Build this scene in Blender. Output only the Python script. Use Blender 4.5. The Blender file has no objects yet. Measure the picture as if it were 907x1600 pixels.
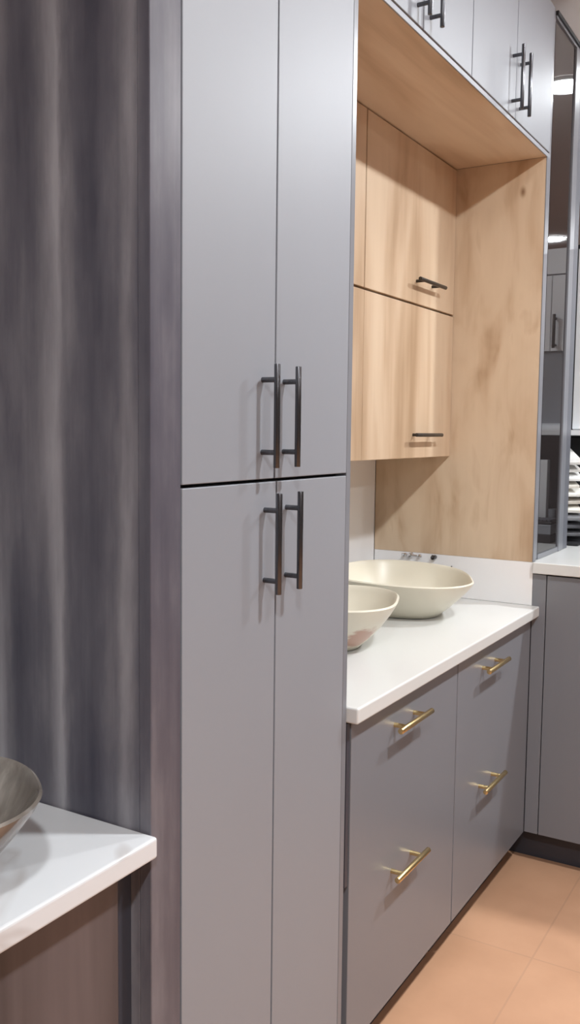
import bpy, bmesh, math, random
from mathutils import Vector, Matrix, Euler
random.seed(4)
S = bpy.context.scene
COL = S.collection
PI = math.pi

# ------------------------------------------------------------------ camera
cam_d = bpy.data.cameras.new('camera'); cam = bpy.data.objects.new('camera', cam_d); COL.objects.link(cam)
r_ = Vector((0.51321507, -0.85818458, 0.01138032)); u_ = Vector((0.07057911, 0.05541543, 0.99596582)); d_ = Vector((0.85535307, 0.51034141, -0.08900994))
M = Matrix.Identity(4)
for i in range(3):
    M[i][0] = r_[i]; M[i][1] = u_[i]; M[i][2] = -d_[i]
M.translation = Vector((0, -0.7547, 1.30))
cam.matrix_world = M
cam_d.sensor_fit = 'VERTICAL'; cam_d.sensor_height = 24.0; cam_d.lens = 1432.94 / 1600 * 24.0
cam_d.clip_start = 0.05; cam_d.clip_end = 60
S.camera = cam

# ------------------------------------------------------------------ world and exposure
w = bpy.data.worlds.new('world'); S.world = w; w.use_nodes = True
w.node_tree.nodes['Background'].inputs[0].default_value = (0.9, 0.95, 1.0, 1); w.node_tree.nodes['Background'].inputs[1].default_value = 0.3
S.view_settings.view_transform = 'Standard'; S.view_settings.look = 'None'
S.view_settings.exposure = 0.0; S.view_settings.gamma = 1.0; S.view_settings.use_curve_mapping = False

CEIL = 2.66
LAMP = 900.0            # radiance of the downlight diffusers
# (x, y, strength factor) of the round ceiling downlights
LIGHTS = [(3.25, -1.10, 0.9), (1.60, -1.10, 0.82), (-0.50, -1.10, 0.95),
          (3.25, -3.30, 0.4), (0.75, -3.30, 0.4), (-1.20, -3.30, 0.4),
          (3.74, -0.234, 0.12), (6.57, -1.04, 0.3), (2.35, -0.50, 0.05)]

# ------------------------------------------------------------------ material helpers
def lin(r, g, b):
    f = lambda c: ((c/255 + 0.055)/1.055)**2.4 if c > 10 else c/255/12.92
    return (f(r), f(g), f(b), 1)

def new_mat(name):
    m = bpy.data.materials.new(name); m.use_nodes = True
    nt = m.node_tree
    return m, nt, nt.nodes['Principled BSDF']

def node(nt, typ, **kw):
    n = nt.nodes.new(typ)
    for k, v in kw.items():
        if k in n.inputs: n.inputs[k].default_value = v
        else: setattr(n, k, v)
    return n

def ramp(nt, fac, stops):
    n = nt.nodes.new('ShaderNodeValToRGB')
    e = n.color_ramp.elements
    e[0].position, e[0].color = stops[0]; e[1].position, e[1].color = stops[-1]
    for p, c in stops[1:-1]:
        k = e.new(p); k.color = c
    nt.links.new(fac, n.inputs[0]); return n.outputs[0]

def mapped(nt, scale, coord='Object', loc=(0, 0, 0)):
    t = nt.nodes.new('ShaderNodeTexCoord'); mp = nt.nodes.new('ShaderNodeMapping')
    mp.inputs['Scale'].default_value = scale; mp.inputs['Location'].default_value = loc
    nt.links.new(t.outputs[coord], mp.inputs[0]); return mp.outputs[0]

def plain(name, col, rough=0.4, metal=0.0, spec=0.5, var=0.04, scale=(6, 6, 6), bump=0.0, coat=0.0):
    """a surface of one colour with a very faint procedural mottling"""
    m, nt, b = new_mat(name)
    v = mapped(nt, scale)
    n = node(nt, 'ShaderNodeTexNoise', Scale=1.0, Detail=4.0); nt.links.new(v, n.inputs['Vector'])
    lo = tuple(c*(1-var) for c in col[:3]) + (1,); hi = tuple(min(1, c*(1+var)) for c in col[:3]) + (1,)
    nt.links.new(ramp(nt, n.outputs['Fac'], [(0.3, lo), (0.7, hi)]), b.inputs['Base Color'])
    b.inputs['Roughness'].default_value = rough; b.inputs['Metallic'].default_value = metal
    b.inputs['Specular IOR Level'].default_value = spec
    b.inputs['Coat Weight'].default_value = coat
    if bump:
        bp = node(nt, 'ShaderNodeBump', Strength=bump, Distance=0.002)
        n2 = node(nt, 'ShaderNodeTexNoise', Scale=60.0, Detail=2.0)
        nt.links.new(n2.outputs['Fac'], bp.inputs['Height']); nt.links.new(bp.outputs[0], b.inputs['Normal'])
    return m

def wood(name, stops, scale, rough=0.4, big=(1.4, 1.4, 0.35), mixf=0.8, knot=None):
    """veneer: fine grain and broad soft figure, both stretched along the grain"""
    m, nt, b = new_mat(name)
    n1 = node(nt, 'ShaderNodeTexNoise', Scale=1.0, Detail=6.0, Roughness=0.6); nt.links.new(mapped(nt, scale), n1.inputs['Vector'])
    n2 = node(nt, 'ShaderNodeTexNoise', Scale=1.0, Detail=3.0, Distortion=0.6); nt.links.new(mapped(nt, big, loc=(3.1, 1.7, 0.4)), n2.inputs['Vector'])
    mx = node(nt, 'ShaderNodeMix'); mx.data_type = 'FLOAT'; mx.inputs[0].default_value = mixf
    nt.links.new(n1.outputs['Fac'], mx.inputs[2]); nt.links.new(n2.outputs['Fac'], mx.inputs[3])
    c = ramp(nt, mx.outputs[0], stops)
    if knot:
        t = nt.nodes.new('ShaderNodeTexCoord'); sc = node(nt, 'ShaderNodeVectorMath', operation='MULTIPLY'); sc.inputs[1].default_value = (1, 1, 0.55)
        ds = node(nt, 'ShaderNodeVectorMath', operation='DISTANCE'); ds.inputs[1].default_value = (knot[0], knot[1], knot[2]*0.55)
        nt.links.new(t.outputs['Object'], sc.inputs[0]); nt.links.new(sc.outputs[0], ds.inputs[0])
        k = ramp(nt, ds.outputs['Value'], [(0.002, (0.35, 0.25, 0.2, 1)), (0.006, (0.72, 0.66, 0.6, 1)), (0.012, (1, 1, 1, 1))])
        mk = node(nt, 'ShaderNodeMix'); mk.data_type = 'RGBA'; mk.blend_type = 'MULTIPLY'; mk.inputs[0].default_value = 1.0
        nt.links.new(c, mk.inputs[6]); nt.links.new(k, mk.inputs[7]); c = mk.outputs[2]
    nt.links.new(c, b.inputs['Base Color'])
    b.inputs['Roughness'].default_value = rough
    b.inputs['Specular IOR Level'].default_value = 0.35
    return m

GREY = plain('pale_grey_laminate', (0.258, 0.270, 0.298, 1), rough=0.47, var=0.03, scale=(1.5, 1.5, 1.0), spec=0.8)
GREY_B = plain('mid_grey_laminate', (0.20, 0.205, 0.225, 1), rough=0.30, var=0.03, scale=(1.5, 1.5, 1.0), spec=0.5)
GREY_DK = plain('grey_edge', (0.13, 0.135, 0.155, 1), rough=0.4)
SLATE = plain('dark_slate', (0.045, 0.047, 0.062, 1), rough=0.45)
BLACK = plain('black_gap', (0.012, 0.012, 0.014, 1), rough=0.6)
QUARTZ = plain('white_quartz', (0.68, 0.68, 0.66, 1), rough=0.22, var=0.015, scale=(3, 3, 3))
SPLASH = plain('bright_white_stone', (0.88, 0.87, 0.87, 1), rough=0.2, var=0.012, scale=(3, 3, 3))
WALLW = plain('white_paint', (0.4, 0.4, 0.4, 1), rough=0.7, var=0.02, bump=0.05)
CEILM = plain('ceiling_paint', (0.66, 0.60, 0.57, 1), rough=0.8, var=0.02)
WHITE = plain('white_gloss', (0.88, 0.89, 0.91, 1), rough=0.25, var=0.01)
STEEL = plain('dark_brushed_steel', (0.13, 0.13, 0.14, 1), rough=0.24, metal=1.0, scale=(200, 200, 4), var=0.15)
BRONZE = plain('black_bronze', (0.06, 0.052, 0.045, 1), rough=0.4, metal=0.7)
BRASS = plain('satin_brass', (0.78, 0.60, 0.30, 1), rough=0.27, metal=1.0, scale=(40, 40, 40))
CHROME = plain('chrome', (0.75, 0.76, 0.8, 1), rough=0.08, metal=1.0)
CREAM = plain('cream_stoneware', (0.70, 0.655, 0.54, 1), rough=0.35, var=0.05, scale=(5, 5, 5))
MAPLE_ST = [(0.30, (0.40, 0.27, 0.165, 1)), (0.42, (0.55, 0.40, 0.27, 1)), (0.52, (0.62, 0.475, 0.335, 1)), (0.62, (0.65, 0.505, 0.36, 1)), (0.74, (0.52, 0.37, 0.245, 1))]
MAPLE = wood('maple_veneer', MAPLE_ST, (34, 34, 1.6), big=(6, 6, 1.2))
MAPLE_K = wood('maple_veneer_knotted', MAPLE_ST, (34, 34, 1.6), big=(11, 11, 4.0), knot=(0.0, 0.067, 1.069))
MAPLE_X = wood('maple_veneer_lengthwise', MAPLE_ST, (1.6, 34, 34), big=(1.5, 7, 7))
WOOD_DK = wood('smoked_oak_front', [(0.3, (0.04, 0.032, 0.033, 1)), (0.5, (0.085, 0.066, 0.066, 1)), (0.72, (0.16, 0.125, 0.125, 1))], (20, 20, 1.0), big=(9, 9, 0.5))

def streaked_panel():
    """dark slate-grey laminate with long pale vertical streaks"""
    m, nt, b = new_mat('streaked_slate_laminate')
    t = nt.nodes.new('ShaderNodeTexCoord'); sep = nt.nodes.new('ShaderNodeSeparateXYZ')
    nt.links.new(t.outputs['Object'], sep.inputs[0])
    # wander of the streaks with height
    wv = node(nt, 'ShaderNodeTexNoise', Scale=1.0, Detail=9.0, Roughness=0.62); nt.links.new(mapped(nt, (1, 9, 1.8)), wv.inputs['Vector'])
    a = node(nt, 'ShaderNodeMath', operation='MULTIPLY_ADD'); a.inputs[1].default_value = 0.075; a.inputs[2].default_value = -0.0375
    nt.links.new(wv.outputs['Fac'], a.inputs[0])
    yy = node(nt, 'ShaderNodeMath', operation='ADD'); nt.links.new(sep.outputs[1], yy.inputs[0]); nt.links.new(a.outputs[0], yy.inputs[1])
    n1 = node(nt, 'ShaderNodeTexNoise', Scale=1.0, Detail=5.0, Roughness=0.55); nt.links.new(mapped(nt, (15, 15, 1.0), loc=(0.2, 0.5, 0.1)), n1.inputs['Vector'])
    n2 = node(nt, 'ShaderNodeTexNoise', Scale=1.0, Detail=5.0, Roughness=0.6); nt.links.new(mapped(nt, (70, 70, 1.3)), n2.inputs['Vector'])
    n3 = node(nt, 'ShaderNodeTexNoise', Scale=1.0, Detail=3.0); nt.links.new(mapped(nt, (7, 7, 2.0), loc=(4, 2, 1)), n3.inputs['Vector'])
    total = None
    for pos, wid, amp in STREAKS:
        s = node(nt, 'ShaderNodeMath', operation='SUBTRACT'); nt.links.new(yy.outputs[0], s.inputs[0]); s.inputs[1].default_value = pos
        q = node(nt, 'ShaderNodeMath', operation='DIVIDE'); nt.links.new(s.outputs[0], q.inputs[0]); q.inputs[1].default_value = wid
        p = node(nt, 'ShaderNodeMath', operation='POWER'); nt.links.new(q.outputs[0], p.inputs[0]); p.inputs[1].default_value = 2.0
        ng = node(nt, 'ShaderNodeMath', operation='MULTIPLY'); nt.links.new(p.outputs[0], ng.inputs[0]); ng.inputs[1].default_value = -1.0
        ex = node(nt, 'ShaderNodeMath', operation='EXPONENT'); nt.links.new(ng.outputs[0], ex.inputs[0])
        am = node(nt, 'ShaderNodeMath', operation='MULTIPLY'); nt.links.new(ex.outputs[0], am.inputs[0]); am.inputs[1].default_value = amp
        if total is None: total = am.outputs[0]
        else:
            ad = node(nt, 'ShaderNodeMath', operation='ADD'); nt.links.new(total, ad.inputs[0]); nt.links.new(am.outputs[0], ad.inputs[1]); total = ad.outputs[0]
    # break the streaks up along their length
    br = node(nt, 'ShaderNodeMath', operation='MULTIPLY_ADD'); br.inputs[1].default_value = 2.6; br.inputs[2].default_value = -0.5
    nt.links.new(n3.outputs['Fac'], br.inputs[0])
    tb = node(nt, 'ShaderNodeMath', operation='MULTIPLY'); nt.links.new(total, tb.inputs[0]); nt.links.new(br.outputs[0], tb.inputs[1])
    f1 = node(nt, 'ShaderNodeMath', operation='MULTIPLY_ADD'); f1.inputs[1].default_value = 0.75; nt.links.new(n1.outputs['Fac'], f1.inputs[0]); nt.links.new(tb.outputs[0], f1.inputs[2])
    n4 = node(nt, 'ShaderNodeTexNoise', Scale=1.0, Detail=6.0, Roughness=0.6); nt.links.new(mapped(nt, (16, 16, 4.5), loc=(1, 7, 3)), n4.inputs['Vector'])
    f0 = node(nt, 'ShaderNodeMath', operation='MULTIPLY_ADD'); f0.inputs[1].default_value = 0.55; nt.links.new(n4.outputs['Fac'], f0.inputs[0]); nt.links.new(f1.outputs[0], f0.inputs[2])
    f2 = node(nt, 'ShaderNodeMath', operation='MULTIPLY_ADD'); f2.inputs[1].default_value = 0.14; nt.links.new(n2.outputs['Fac'], f2.inputs[0]); nt.links.new(f0.outputs[0], f2.inputs[2])
    fs = node(nt, 'ShaderNodeMath', operation='MULTIPLY'); fs.inputs[1].default_value = 0.74; nt.links.new(f2.outputs[0], fs.inputs[0])
    c = ramp(nt, fs.outputs[0], [(0.35, PANEL_C[0]), (0.51, PANEL_C[1]), (0.65, PANEL_C[2]), (0.88, PANEL_C[3])])
    nt.links.new(c, b.inputs['Base Color'])
    b.inputs['Roughness'].default_value = 0.36
    b.inputs['Specular IOR Level'].default_value = 0.5
    return m
STREAKS = [(0.166, 0.020, 0.34), (0.160, 0.006, 0.14), (0.292, 0.020, 0.34), (0.034, 0.013, 0.26), (0.105, 0.026, -0.22), (0.235, 0.025, -0.15)]
PANEL_C = [(0.055, 0.052, 0.072, 1), (0.105, 0.099, 0.12, 1), (0.18, 0.17, 0.188, 1), (0.33, 0.315, 0.335, 1)]
STREAK = streaked_panel()

def veined_quartz():
    m, nt, b = new_mat('veined_white_quartz')
    n = node(nt, 'ShaderNodeTexNoise', Scale=1.0, Detail=4.0, Distortion=1.2); nt.links.new(mapped(nt, (2.2, 4.0, 4.0), loc=(1.37, 0.55, 0)), n.inputs['Vector'])
    c = ramp(nt, n.outputs['Fac'], [(0.0, (0.69, 0.70, 0.71, 1)), (0.47, (0.69, 0.70, 0.71, 1)), (0.5, (0.56, 0.545, 0.54, 1)), (0.53, (0.69, 0.70, 0.71, 1)), (1.0, (0.71, 0.72, 0.73, 1))])
    nt.links.new(c, b.inputs['Base Color']); b.inputs['Roughness'].default_value = 0.2
    return m
QUARTZ_V = veined_quartz()

def floor_tiles():
    m, nt, b = new_mat('terracotta_tile')
    br = node(nt, 'ShaderNodeTexBrick', offset=0.0)
    br.inputs['Scale'].default_value = 1.0; br.inputs['Mortar Size'].default_value = 0.0025; br.inputs['Brick Width'].default_value = 0.6; br.inputs['Row Height'].default_value = 0.6
    br.inputs['Color1'].default_value = (0.62, 0.345, 0.205, 1); br.inputs['Color2'].default_value = (0.66, 0.375, 0.23, 1); br.inputs['Mortar'].default_value = (0.57, 0.325, 0.20, 1)
    nt.links.new(mapped(nt, (1, 1, 1), loc=(0.22, 0.17, 0)), br.inputs['Vector'])
    n = node(nt, 'ShaderNodeTexNoise', Scale=5.0, Detail=5.0); nt.links.new(mapped(nt, (1, 1, 1)), n.inputs['Vector'])
    c = ramp(nt, n.outputs['Fac'], [(0.3, (0.86, 0.84, 0.82, 1)), (0.7, (1, 1, 1, 1))])
    mx = node(nt, 'ShaderNodeMix'); mx.data_type = 'RGBA'; mx.blend_type = 'MULTIPLY'; mx.inputs[0].default_value = 1.0
    nt.links.new(br.outputs['Color'], mx.inputs[6]); nt.links.new(c, mx.inputs[7])
    nt.links.new(mx.outputs[2], b.inputs['Base Color']); b.inputs['Roughness'].default_value = 0.42
    return m
FLOOR = floor_tiles()

def marble_dark():
    m, nt, b = new_mat('grey_brown_marble')
    n = node(nt, 'ShaderNodeTexNoise', Scale=7.0, Detail=5.0, Distortion=1.5); nt.links.new(mapped(nt, (1, 1, 1)), n.inputs['Vector'])
    c = ramp(nt, n.outputs['Fac'], [(0.3, (0.075, 0.062, 0.052, 1)), (0.5, (0.15, 0.13, 0.112, 1)), (0.6, (0.22, 0.195, 0.17, 1)), (0.72, (0.36, 0.33, 0.29, 1))])
    nt.links.new(c, b.inputs['Base Color']); b.inputs['Roughness'].default_value = 0.12
    return m
MARBLE = marble_dark()

def bowl_with_pink_mark():
    m, nt, b = new_mat('cream_stoneware_pink_mark')
    v = nt.nodes.new('ShaderNodeTexCoord'); ds = node(nt, 'ShaderNodeVectorMath', operation='DISTANCE'); ds.inputs[1].default_value = PINK_MARK
    nt.links.new(v.outputs['Object'], ds.inputs[0])
    nz = node(nt, 'ShaderNodeTexNoise', Scale=18.0); ad = node(nt, 'ShaderNodeMath', operation='MULTIPLY_ADD'); ad.inputs[1].default_value = 0.03
    nt.links.new(nz.outputs['Fac'], ad.inputs[0]); nt.links.new(ds.outputs['Value'], ad.inputs[2])
    c = ramp(nt, ad.outputs[0], [(0.048, (0.47, 0.29, 0.22, 1)), (0.060, (0.70, 0.655, 0.54, 1))])
    nt.links.new(c, b.inputs['Base Color']); b.inputs['Roughness'].default_value = 0.35
    return m
PINK_MARK = (-0.050, -0.135, 0.047)  # centre of the pinkish patch coloured into the bowl's outer wall
CREAM_PINK = bowl_with_pink_mark()

DGLASS = plain('smoked_dark_glass', (0.022, 0.018, 0.018, 1), rough=0.03, var=0.02, spec=0.6)
def emit(name, col, s):
    m, nt, b = new_mat(name)
    b.inputs['Base Color'].default_value = (0.9, 0.9, 0.9, 1)
    b.inputs['Emission Color'].default_value = col; b.inputs['Emission Strength'].default_value = s
    return m

# ------------------------------------------------------------------ mesh helpers
def nb(): return bmesh.new()
def box(bm, x0, x1, y0, y1, z0, z1, bev=0.0, seg=2):
    b2 = bmesh.new()
    bmesh.ops.create_cube(b2, size=1.0, matrix=Matrix.Translation(((x0+x1)/2, (y0+y1)/2, (z0+z1)/2)) @ Matrix.Diagonal((abs(x1-x0), abs(y1-y0), abs(z1-z0), 1)))
    if bev: bmesh.ops.bevel(b2, geom=b2.edges[:], offset=bev, segments=seg, affect='EDGES', profile=0.5)
    merge(bm, b2); return bm
def merge(bm, b2):
    me = bpy.data.meshes.new('tmp'); b2.to_mesh(me); b2.free(); bm.from_mesh(me); bpy.data.meshes.remove(me)
def cyl(bm, a, b, r, seg=20, bev=0.0):
    a = Vector(a); b = Vector(b); v = b - a
    b2 = bmesh.new()
    mt = Matrix.Translation((a+b)/2) @ v.to_track_quat('Z', 'Y').to_matrix().to_4x4()
    bmesh.ops.create_cone(b2, cap_ends=True, segments=seg, radius1=r, radius2=r, depth=v.length, matrix=mt)
    if bev:
        es = [e for e in b2.edges if len(e.link_faces) == 2 and any(len(f.verts) > 4 for f in e.link_faces)]
        bmesh.ops.bevel(b2, geom=es, offset=bev, segments=2, affect='EDGES', profile=0.5)
    merge(bm, b2); return bm
def wpos(o):
    p = Vector((0, 0, 0))
    while o: p += o.location; o = o.parent
    return p
def part(name, bm, mat, parent=None, smooth=False, origin=None):
    """links bm (world coordinates) as one mesh object, its origin at the parent's base"""
    base = wpos(parent) if parent else Vector(origin or (0, 0, 0))
    bmesh.ops.translate(bm, vec=-base, verts=bm.verts)
    bmesh.ops.recalc_face_normals(bm, faces=bm.faces)
    me = bpy.data.meshes.new(name); bm.to_mesh(me); bm.free()
    mats = mat if isinstance(mat, (list, tuple)) else [mat]
    for m in mats: me.materials.append(m)
    if smooth:
        for p in me.polygons: p.use_smooth = True
        try: me.set_sharp_from_angle(angle=math.radians(38))
        except Exception: pass
    o = bpy.data.objects.new(name, me); COL.objects.link(o)
    if parent: o.parent = parent
    else: o.location = base
    return o
def tag(o, label, cat, group=None):
    o['label'] = label; o['category'] = cat
    if group: o['group'] = group
    return o
def thing(name, loc, label, cat, group=None):
    o = bpy.data.objects.new(name, None); COL.objects.link(o); o.location = loc; o.empty_display_size = 0.05
    return tag(o, label, cat, group)
def struct(name, bm, mat, origin=None):
    o = part(name, bm, mat, origin=origin); o['kind'] = 'structure'; return o
def copy_tree(o, parent=None):
    c = o.copy(); COL.objects.link(c)
    if parent: c.parent = parent
    for ch in list(o.children): copy_tree(ch, c)
    return c

def bar_handle(parent, mat, a, b, posts, wall_axis, wall, r=0.0048, pr=0.0042, label=None):
    """bar from a to b with round posts reaching back to the door face"""
    bm = nb(); cyl(bm, a, b, r, 24, 0.0008)
    A, B = Vector(a), Vector(b)
    for t in posts:
        p = A.lerp(B, t); q = p.copy(); q[wall_axis] = wall
        cyl(bm, p, q, pr, 16)
    o = part('handle', bm, mat, parent, smooth=True)
    if label: o['label'] = label
    return o

# ------------------------------------------------------------------ room shell
XE = 2.666         # inner face of the niche's end panel
struct('floor', box(nb(), -3.5, 9.5, -5.5, 0.62, -0.05, 0.0), FLOOR)
struct('ceiling', box(nb(), -3.5, 9.5, -5.5, 0.62, CEIL, CEIL+0.05), CEILM)
struct('wall_back', box(nb(), -3.5, 9.5, 0.54, 0.62, 0.0, CEIL), WALLW)
struct('wall_left', box(nb(), -3.58, -3.5, -5.5, 0.62, 0.0, CEIL), WALLW)
struct('wall_front', box(nb(), -3.5, 9.5, -5.58, -5.5, 0.0, CEIL), WALLW)
struct('wall_far', box(nb(), 9.5, 9.58, -5.5, 0.62, 0.0, CEIL), WALLW)
struct('wall_right', box(nb(), 3.66, 3.74, -0.95, 0.54, 0.0, 1.95), WALLW)

# ------------------------------------------------------------------ tall dark end panel
XS = 0.915
bm = nb()
box(bm, XS, 0.9785, 0.0, 0.020, 0.0, 2.494, 0.0015)
box(bm, XS+0.0006, 0.9785, 0.0206, 0.54, 0.0, 2.494, 0.001)
t = thing('end_panel', (XS, 0, 0), 'tall dark streaked slate grey panel beside the left countertop', 'panel')
part('panel', bm, STREAK, t)

# ------------------------------------------------------------------ tall grey cupboard
X0, XB, XD, XC = 0.9795, 1.2165, 1.461, 1.479
t = thing('tall_cabinet', ((X0+XC)/2, 0, 0), 'tall matte grey four-door cupboard with dark bar handles', 'cabinet')
bm = nb(); box(bm, X0+0.001, XD-0.002, 0.0215, 0.535, 0.1, 2.49); box(bm, X0+0.02, XD-0.02, 0.07, 0.5, 0.0, 0.1)
part('carcass', bm, BLACK, t)
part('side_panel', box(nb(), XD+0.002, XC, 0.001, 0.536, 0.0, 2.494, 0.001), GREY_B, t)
GAP = 0.0020
ZG = 1.2222
def door(parent, x0, x1, z0, z1, y0=0.0, th=0.02, mat=GREY, name='door'):
    return part(name, box(nb(), x0+GAP, x1-GAP, y0, y0+th, z0, z1, 0.0012), mat, parent)
for (x0, x1, hx) in ((X0, XB, 1.179), (XB, XD+0.001, 1.2415)):
    d = door(t, x0, x1, ZG+0.0025, 2.494)
    bar_handle(d, STEEL, (hx, -0.0265, 1.2425), (hx, -0.0265, 1.3985), (0.15, 0.85), 1, 0.001)
XB2 = XB + 0.0065
for (x0, x1, hx) in ((X0, XB2, 1.1885), (XB2, XD+0.001, 1.2525)):
    d = door(t, x0, x1, 0.10, ZG-0.0025)
    bar_handle(d, STEEL, (hx, -0.0265, 1.0475), (hx, -0.0265, 1.2035), (0.13, 0.83), 1, 0.001)

# ------------------------------------------------------------------ bridge cupboards over the niche
ZO = 2.079
ovh = [(XC+0.001, 1.762, 2.041, 'grey overhead cupboard pair next to the tall grey cupboard'),
       (2.041, 2.362, 2.690, 'grey overhead cupboard pair next to the dark glass cabinet')]
for xa, xm, xb, lab in ovh:
    t = thing('overhead_cabinet', ((xa+xb)/2, 0, ZO+0.012), lab, 'cabinet', 'overhead cupboards above the niche')
    part('carcass', box(nb(), xa+0.002, xb-0.002, 0.0215, 0.535, ZO+0.0125, 2.49), SLATE, t)
    for x0, x1, hx in ((xa, xm, xm-0.032), (xm, xb, xm+0.032)):
        d = door(t, x0, x1, ZO+0.0165, 2.494)
        bar_handle(d, STEEL, (hx, -0.0265, 2.106), (hx, -0.0265, 2.262), (0.15, 0.85), 1, 0.001)
t = thing('soffit_panel', ((XC+XE)/2, 0, ZO), 'light wood underside board beneath the grey overhead cupboards', 'panel')
part('board', box(nb(), XC+0.001, XE-0.001, 0.003, 0.536, ZO, ZO+0.0115), MAPLE_X, t)
part('front_edge', box(nb(), XC+0.001, XE+0.024, -0.0005, 0.0028, ZO+0.0002, ZO+0.0113, 0.0006), GREY, t)['label'] = 'grey front edging'

# niche end panel
t = thing('niche_end_panel', (XE, 0, 0.9206), 'light wood end panel closing the right of the niche', 'panel')
part('board', box(nb(), XE, XE+0.02, 0.003, 0.5165, 0.9206, ZO-0.0005), MAPLE_K, t)
part('edge_strip', box(nb(), XE-0.0002, XE+0.026, 0.0, 0.0029, 0.9206, ZO-0.0005, 0.0006), GREY_B, t)['label'] = 'grey front edging'
t = thing('filler_panel', (XE+0.03, 0, 0.925), 'slim grey upright between the niche and the dark glass cabinet', 'panel')
part('board', box(nb(), XE+0.0265, XE+0.05, 0.004, 0.52, 0.925, 2.50, 0.001), GREY_B, t)

# ------------------------------------------------------------------ wooden flap cupboards in the niche
YW = 0.268; ZW = 1.226; ZM = 1.6485
t = thing('wall_cabinet', (2.07, YW, ZW), 'light wood wall cupboard with flap doors inside the niche', 'cabinet')
bm = nb(); box(bm, XC+0.002, XE-0.001, YW+0.0195, 0.5165, ZW+0.014, ZO-0.0006)
part('carcass', bm, BLACK, t)
part('bottom_board', box(nb(), XC+0.002, XE-0.001, YW+0.001, 0.5165, ZW, ZW+0.0135, 0.0006), MAPLE, t)
for z0, z1, gx, hz in ((ZM+0.003, ZO-0.004, 0.0026, 1.7115), (ZW+0.0002, ZM-0.003, 0.0007, 1.2905)):
    a = part('flap_door', box(nb(), XC+0.004, 2.059-gx, YW, YW+0.018, z0, z1, 0.001), MAPLE, t)
    b = part('flap_door', box(nb(), 2.059+gx, XE-0.0015, YW, YW+0.018, z0, z1, 0.001), MAPLE, t)
    for d, cx in ((b, 2.435), (a, 1.77)):
        bar_handle(d, BRONZE, (cx-0.094, YW-0.027, hz), (cx+0.094, YW-0.027, hz), (0.2, 0.8), 1, YW+0.001, r=0.0052, label='black bar handle')

# ------------------------------------------------------------------ vanity under the niche
ZC = 0.791
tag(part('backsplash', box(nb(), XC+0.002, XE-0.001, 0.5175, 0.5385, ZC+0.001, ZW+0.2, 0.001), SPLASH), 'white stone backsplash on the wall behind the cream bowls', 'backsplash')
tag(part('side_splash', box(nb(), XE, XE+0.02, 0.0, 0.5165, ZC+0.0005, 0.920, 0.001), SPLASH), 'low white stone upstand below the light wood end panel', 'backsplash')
def slab(x0, x1, y0, y1, z1, th, bev=0.004):
    return box(nb(), x0, x1, y0, y1, z1-th, z1, bev, 3)
tag(part('countertop', slab(XC+0.0012, XE+0.006, -0.0225, 0.517, ZC, 0.031), QUARTZ), 'white stone countertop carrying the two cream bowls', 'countertop')
YB = 0.0
def drawer_unit(xa, xb, label, hc, strip):
    t = thing('drawer_cabinet', ((xa+xb)/2, 0, 0), label, 'cabinet', 'grey base units with brass handles')
    bm = nb(); box(bm, xa+0.002, xb-0.002, YB+0.0215, 0.51, 0.10, ZC-0.032); box(bm, xa+0.01, xb-0.01, YB+0.06, 0.5, 0.0, 0.1)
    part('carcass', bm, SLATE, t)
    x0 = strip if strip else xa
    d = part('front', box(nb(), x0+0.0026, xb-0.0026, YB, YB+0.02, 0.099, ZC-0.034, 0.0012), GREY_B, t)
    for z in (0.698, 0.385):
        bar_handle(d, BRASS, (hc-0.083, YB-0.0285, z), (hc+0.083, YB-0.0285, z), (0.2, 0.8), 1, YB+0.001, r=0.0062, pr=0.005, label='brass bar handle')
    if strip:
        part('edge_strip', box(nb(), xa+0.0015, strip-0.0045, YB, YB+0.02, 0.44, ZC-0.034, 0.0008), SLATE, t)
    return t
drawer_unit(1.4795, 2.060, 'grey drawer unit with brass handles beside the tall cupboard', 1.745, 1.497)
drawer_unit(2.060, XE-0.001, 'grey drawer unit with brass handles in the corner', 2.289, None)

# ------------------------------------------------------------------ return run on the right
t = thing('base_cabinet', (XE+0.3, -0.4, 0), 'grey base cupboard under the right hand countertop', 'cabinet')
bm = nb(); box(bm, XE+0.022, 3.655, -0.90, 0.30, 0.10, 0.886)
part('carcass', bm, SLATE, t)
part('plinth', box(nb(), XE+0.062, 3.64, -0.89, 0.26, 0.0, 0.0995), SLATE, t)
part('filler', box(nb(), XE, XE+0.021, -0.0405, -0.0006, 0.1, 0.886, 0.001), GREY_B, t)
part('door', box(nb(), XE, XE+0.021, -0.46, -0.043, 0.1, 0.884, 0.0012), GREY_B, t)
part('door', box(nb(), XE, XE+0.021, -0.90, -0.463, 0.1, 0.884, 0.0012), GREY_B, t)
part('end_panel', box(nb(), XE, 3.655, -0.918, -0.902, 0.0, 0.886, 0.001), GREY_B, t)
bm = nb(); box(bm, XE-0.012, 3.655, -0.93, -0.001, 0.889, 0.922, 0.003, 3); box(bm, XE+0.0215, 3.655, -0.004, 0.53, 0.889, 0.9218, 0.0)
tag(part('countertop', bm, QUARTZ), 'white stone countertop at right holding sample tiles', 'countertop')

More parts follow.
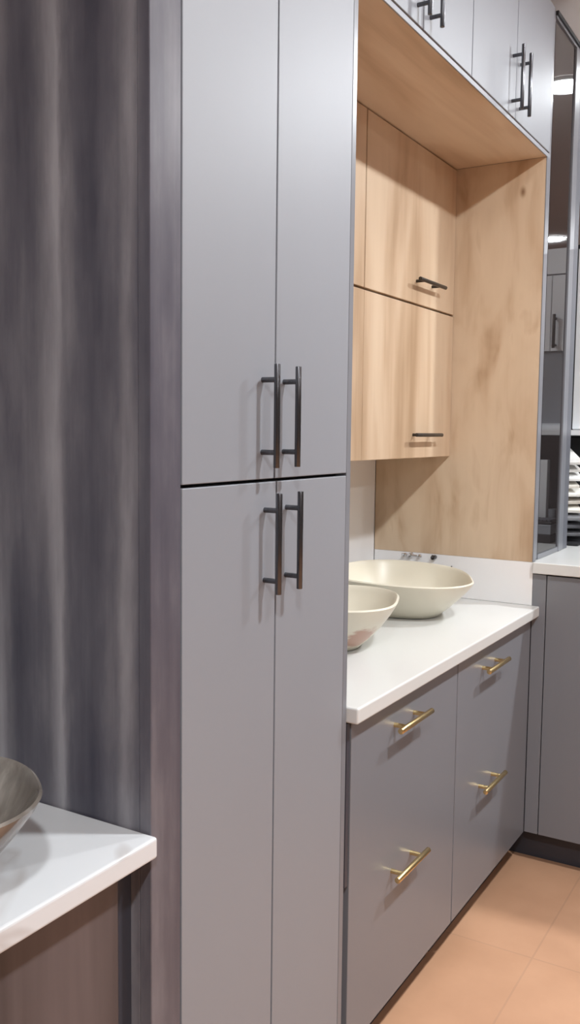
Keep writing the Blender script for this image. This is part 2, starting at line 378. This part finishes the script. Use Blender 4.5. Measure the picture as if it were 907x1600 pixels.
# dark glass cabinet
GX0, GX1, GX2 = 2.719, 2.945, 3.004
t = thing('glass_cabinet', (2.86, 0.0, 0.9225), 'tall narrow dark glass cabinet standing on the right countertop', 'cabinet')
bm = nb(); box(bm, GX0+0.001, 3.062, 0.012, 0.52, 0.9225, 2.475)
part('carcass', bm, SLATE, t)
part('glass_door', box(nb(), GX0, GX1, 0.004, 0.0115, 0.938, 2.468, 0.001), DGLASS, t)
bm = nb()
box(bm, GX1, GX1+0.012, -0.001, 0.0115, 0.9225, 2.475, 0.001)
box(bm, GX1+0.0125, GX2, 0.001, 0.0115, 0.9225, 2.475, 0.001)
part('stile', bm, GREY_B, t)
part('edge_strip', box(nb(), GX2+0.004, 3.060, 0.002, 0.0115, 0.9225, 2.475, 0.001), GREY_DK, t)
part('rail', box(nb(), GX0, GX1, 0.001, 0.0118, 0.9225, 0.9375, 0.001), GREY_B, t)
part('rail', box(nb(), GX0, 3.062, 0.001, 0.0118, 2.4755, 2.4835, 0.001), GREY_B, t)
part('top_trim', box(nb(), GX0-0.001, 3.07, -0.004, 0.52, 2.484, 2.496, 0.002), BLACK, t)['label'] = 'black top trim'

# white wall unit on the return wall
t = thing('wall_unit', (3.5, -0.3, 1.31), 'bright white wall unit above the sample tiles', 'cabinet')
part('carcass', box(nb(), 3.322, 3.657, -0.92, 0.07, 1.312, 1.945), WHITE, t)
part('front', box(nb(), 3.30, 3.32, -0.055, 0.058, 1.315, 1.937, 0.001), WHITE, t)
part('frame', box(nb(), 3.299, 3.321, 0.0595, 0.070, 1.312, 1.945, 0.001), BLACK, t)['label'] = 'black side frame'
part('top_frame', box(nb(), 3.299, 3.321, -0.055, 0.070, 1.9375, 1.951, 0.001), BLACK, t)['label'] = 'black top frame'
part('header', box(nb(), 3.30, 3.32, -0.92, -0.058, 1.858, 1.945, 0.001), WHITE, t)
d = part('door', box(nb(), 3.30, 3.32, -0.137, -0.0585, 1.59, 1.853, 0.001), WHITE, t)
bar_handle(d, BRONZE, (3.272, -0.120, 1.598), (3.272, -0.120, 1.715), (0.1, 0.9), 0, 3.301, r=0.006, label='black bar handle')
part('door', box(nb(), 3.30, 3.32, -0.92, -0.1395, 1.59, 1.853, 0.001), WHITE, t)
part('back_panel', box(nb(), 3.315, 3.3215, -0.92, -0.058, 1.335, 1.588), GREY, t)['label'] = 'grey open shelf back'
part('ledge', box(nb(), 3.24, 3.322, -0.92, 0.075, 1.293, 1.3115, 0.001), WHITE, t)
tag(part('back_board', box(nb(), 3.60, 3.655, -0.92, 0.5, 0.9225, 1.29), BLACK), 'black board behind the sample tiles under the white unit', 'panel')

# ------------------------------------------------------------------ sample tile stand
t = thing('sample_rack', (3.22, 0.15, 0.9225), 'black display stand holding the fan of stone samples', 'rack')
bm = nb(); box(bm, 3.12, 3.36, -0.02, 0.24, 0.9225, 0.932, 0.002); box(bm, 3.345, 3.363, -0.02, 0.24, 0.932, 1.285, 0.002)
part('stand', bm, BLACK, t)
cols = [(0.72, 0.70, 0.67), (0.62, 0.60, 0.57), (0.80, 0.79, 0.77), (0.74, 0.70, 0.63), (0.80, 0.78, 0.72), (0.55, 0.50, 0.44), (0.74, 0.71, 0.64), (0.20, 0.20, 0.21), (0.10, 0.10, 0.11), (0.16, 0.16, 0.17)]
names = ['pale grey', 'light grey', 'white', 'off-white', 'cream white', 'tan', 'ivory', 'dark grey', 'black', 'charcoal']
pos = ['topmost of the fan', 'second from the top', 'third from the top', 'fourth from the top', 'fifth from the top', 'sixth from the top', 'seventh from the top', 'below the ivory one', 'second from the bottom', 'lowest of the fan']
for i in range(10):
    z = 1.232 - i*0.0268
    mt = plain('stone_sample_' + names[i].replace(' ', '_'), cols[i] + (1,), rough=0.3, var=0.12, scale=(30, 30, 30))
    b2 = nb(); box(b2, -0.105, 0.105, -0.075, 0.075, -0.005, 0.005, 0.0012)
    R = Euler((math.radians(random.uniform(-2, 2)), math.radians(-19), math.radians(42 + random.uniform(-9, 9)))).to_matrix().to_4x4()
    bmesh.ops.transform(b2, matrix=Matrix.Translation((3.206 + random.uniform(-.005, .005), 0.108 - 0.0025*i + random.uniform(-.012, .012), z)) @ R, verts=b2.verts)
    tag(part('stone_sample', b2, mt), names[i] + ' stone sample slab, ' + pos[i], 'tile', 'stone samples in the black stand')

# ------------------------------------------------------------------ bowls
def bowl(name, center, rx, ry, rot, h, base, n_exp, wave, mat, label, cat, thick=0.009, taper=0.0):
    """vessel basin: superellipse plan, flared wall and wavy rim, real wall thickness"""
    N = 96
    prof = [(0.0, 0.0), (0.5, 0.0), (0.85, 0.0), (1.0, 0.018), (1.12, 0.12), (1.32, 0.30), (1.53, 0.52), (1.70, 0.74), (1.82, 0.92), (1.86, 1.0)]
    k = 1.0/1.86
    bm = nb()
    def ring(s, z, inner=False):
        vs = []
        for i in range(N):
            a = 2*PI*i/N
            c, sn = math.cos(a), math.sin(a)
            rr = (abs(c)**n_exp + abs(sn)**n_exp)**(-1.0/n_exp)
            wv = wave(a) if wave else 0.0
            zz = z*h*(1 + wv*min(1, z*1.1))
            off = thick if inner else 0
            X = max(0, rx*s*k*rr*1 - off*min(1, s))*c; Y = max(0, ry*s*k*rr - off*min(1, s))*sn
            X *= 1 - taper*min(1, z*1.2)*max(-0.3, sn)
            ca, sa = math.cos(rot), math.sin(rot)
            vs.append(bm.verts.new((center[0] + X*ca - Y*sa, center[1] + X*sa + Y*ca, center[2] + zz + (thick if inner and z < 0.9 else 0)*(1-z))))
        return vs
    def skin(A, B, flip=False):
        for i in range(N):
            j = (i+1) % N
            bm.faces.new((A[i], A[j], B[j], B[i]))
    outer = [ring(s*(base if s <= 1.0 else base + (s-1.0)/0.86*(1.86-base)) if s <= 1.0 else (base + (s-1.0)/0.86*(1.86-base)), z) for s, z in prof[1:]]
    inner = [ring((base*s if s <= 1.0 else base + (s-1.0)/0.86*(1.86-base)), z, True) for s, z in reversed(prof[1:])]
    bm.faces.new(outer[0])
    for A, B in zip(outer, outer[1:]): skin(A, B)
    # rounded lip
    lip = []
    for a, b in zip(outer[-1], inner[0]):
        m_ = (a.co + b.co)/2; lip.append(bm.verts.new((m_.x, m_.y, m_.z + thick*0.35)))
    skin(outer[-1], lip); skin(lip, inner[0])
    for A, B in zip(inner, inner[1:]): skin(A, B)
    bm.faces.new(inner[-1])
    o = part(name, bm, mat, smooth=True, origin=center)
    return tag(o, label, cat)

bowl('vessel_basin', (2.362, 0.283, ZC+0.0005), 0.197, 0.18, math.radians(-78), 0.11, 1.03, 2.7,
     lambda a: 0.09*math.cos(a - 2.27), CREAM, 'cream wavy-rimmed bowl nearer the light wood end panel', 'bowl', taper=0.22)
bowl('vessel_basin', (1.903, 0.302, ZC+0.0005), 0.195, 0.18, math.radians(-69), 0.11, 1.03, 3.0,
     None, CREAM_PINK, 'cream bowl partly hidden by the tall grey cupboard', 'bowl', taper=0.0)

# chrome wall taps on the side splash
t = thing('wall_tap', (XE, 0.35, 0.905), 'small chrome tap pieces on the upstand behind the cream bowls', 'tap')
bm = nb()
for y, r in ((0.385, 0.007), (0.405, 0.005), (0.355, 0.004)): cyl(bm, (XE+0.001, y, 0.913), (XE-0.022, y, 0.913), r, 16, 0.001)
cyl(bm, (XE-0.018, 0.412, 0.914), (XE-0.018, 0.345, 0.911), 0.0035, 12)
part('spout', bm, CHROME, t, smooth=True)
bm = nb(); cyl(bm, (XE+0.001, 0.308, 0.911), (XE-0.02, 0.308, 0.911), 0.007, 16, 0.001); cyl(bm, (XE-0.018, 0.308, 0.911), (XE-0.018, 0.308, 0.919), 0.004, 12)
part('lever', bm, STEEL, t, smooth=True)
bm = nb(); cyl(bm, (XE-0.003, 0.2515, 0.874), (XE-0.003, 0.2515, 0.888), 0.0022, 12)
part('pin', bm, STEEL, t, smooth=True)

# ------------------------------------------------------------------ left vanity
ZL = 0.764
tag(part('countertop', slab(-0.55, XS-0.0005, -0.012, 0.538, ZL, 0.029), QUARTZ_V), 'white veined countertop at left under the dark bowl', 'countertop')
t = thing('vanity_cabinet', (0.2, 0, 0), 'brown wood grain vanity cupboard under the left countertop', 'cabinet')
bm = nb(); box(bm, -0.53, 0.872, 0.042, 0.53, 0.1, ZL-0.030); box(bm, -0.5, 0.86, 0.08, 0.5, 0.0, 0.1)
part('carcass', bm, BLACK, t)
part('door', box(nb(), 0.2, 0.872, 0.02, 0.040, 0.1, ZL-0.033, 0.001), WOOD_DK, t)
part('door', box(nb(), -0.53, 0.198, 0.02, 0.040, 0.1, ZL-0.033, 0.001), WOOD_DK, t)
part('filler', box(nb(), 0.876, XS-0.001, 0.034, 0.053, 0.0, ZL-0.030, 0.001), SLATE, t)
bowl('vessel_basin', (0.598, 0.138, ZL+0.0005), 0.185, 0.142, math.radians(-34), 0.121, 0.72, 2.5, None, MARBLE,
     'glossy grey-brown marbled bowl on the left countertop', 'bowl', thick=0.007)

# ------------------------------------------------------------------ things on the right counter seen in the dark glass
tag(part('storage_box', box(nb(), 3.14, 3.30, -0.20, -0.07, 0.9225, 0.952, 0.002), BLACK), 'low black box on the right countertop mirrored in the dark glass', 'box')
tag(part('document_tray', box(nb(), 3.14, 3.30, -0.20, -0.07, 0.9525, 0.985, 0.002), GREY), 'grey flat tray stacked on the low black box', 'tray')
t = thing('keyboard', (3.2, -0.13, 0.985), 'dark keyboard lying on the grey tray', 'keyboard')
part('base', box(nb(), 3.15, 3.25, -0.20, -0.07, 0.9855, 0.995, 0.002), BLACK, t)
bm = nb()
for i in range(9):
    for j in range(4): box(bm, 3.155+j*0.023, 3.173+j*0.023, -0.195+i*0.0135, -0.184+i*0.0135, 0.995, 1.002, 0.001, 1)
part('keys', bm, SLATE, t)
tag(part('carton', box(nb(), 3.262, 3.296, -0.172, -0.122, 0.9855, 1.205, 0.001), WHITE), 'tall white carton standing on the grey tray', 'carton')
bm = nb(); b2 = bmesh.new(); bmesh.ops.create_cone(b2, cap_ends=True, segments=24, radius1=0.013, radius2=0.015, depth=0.045, matrix=Matrix.Translation((3.275, -0.102, 1.0085))); merge(bm, b2)
tag(part('cup', bm, GREY, smooth=True), 'small grey cup next to the white carton', 'cup')

# ------------------------------------------------------------------ ceiling downlights
t0 = None
where = {0: 'round ceiling downlight in front of the right run', 1: 'round ceiling downlight in front of the tall cupboard', 2: 'round ceiling downlight before the left vanity',
         3: 'round ceiling downlight further out to the right', 4: 'round ceiling downlight further out in the middle', 5: 'round ceiling downlight further out at left',
         6: 'round ceiling downlight mirrored large in the dark glass', 7: 'round ceiling downlight mirrored small in the dark glass', 8: 'round ceiling downlight in front of the brass handled drawers'}
dmats = {}
for i, (x, y, s) in enumerate(LIGHTS):
    t = thing('ceiling_light', (x, y, CEIL), where[i], 'light', 'ceiling downlights')
    bm = nb(); R0, R1 = 0.075, 0.094
    ring = []
    for r, z in ((R0, -0.004), (R0+0.004, -0.012), (R1-0.004, -0.010), (R1, -0.0005)):
        ring.append([bm.verts.new((x+r*math.cos(2*PI*k/40), y+r*math.sin(2*PI*k/40), CEIL+z)) for k in range(40)])
    for A, B in zip(ring, ring[1:]):
        for k in range(40): bm.faces.new((A[k], A[(k+1) % 40], B[(k+1) % 40], B[k]))
    part('trim_ring', bm, WHITE, t, smooth=True)
    if s not in dmats: dmats[s] = emit('downlight_diffuser', (0.92, 0.965, 1.0, 1), LAMP*s)
    bm = nb(); bm.faces.new([bm.verts.new((x+R0*math.cos(-2*PI*k/40), y+R0*math.sin(-2*PI*k/40), CEIL-0.005)) for k in range(40)])
    o = part('diffuser', bm, dmats[s], t)
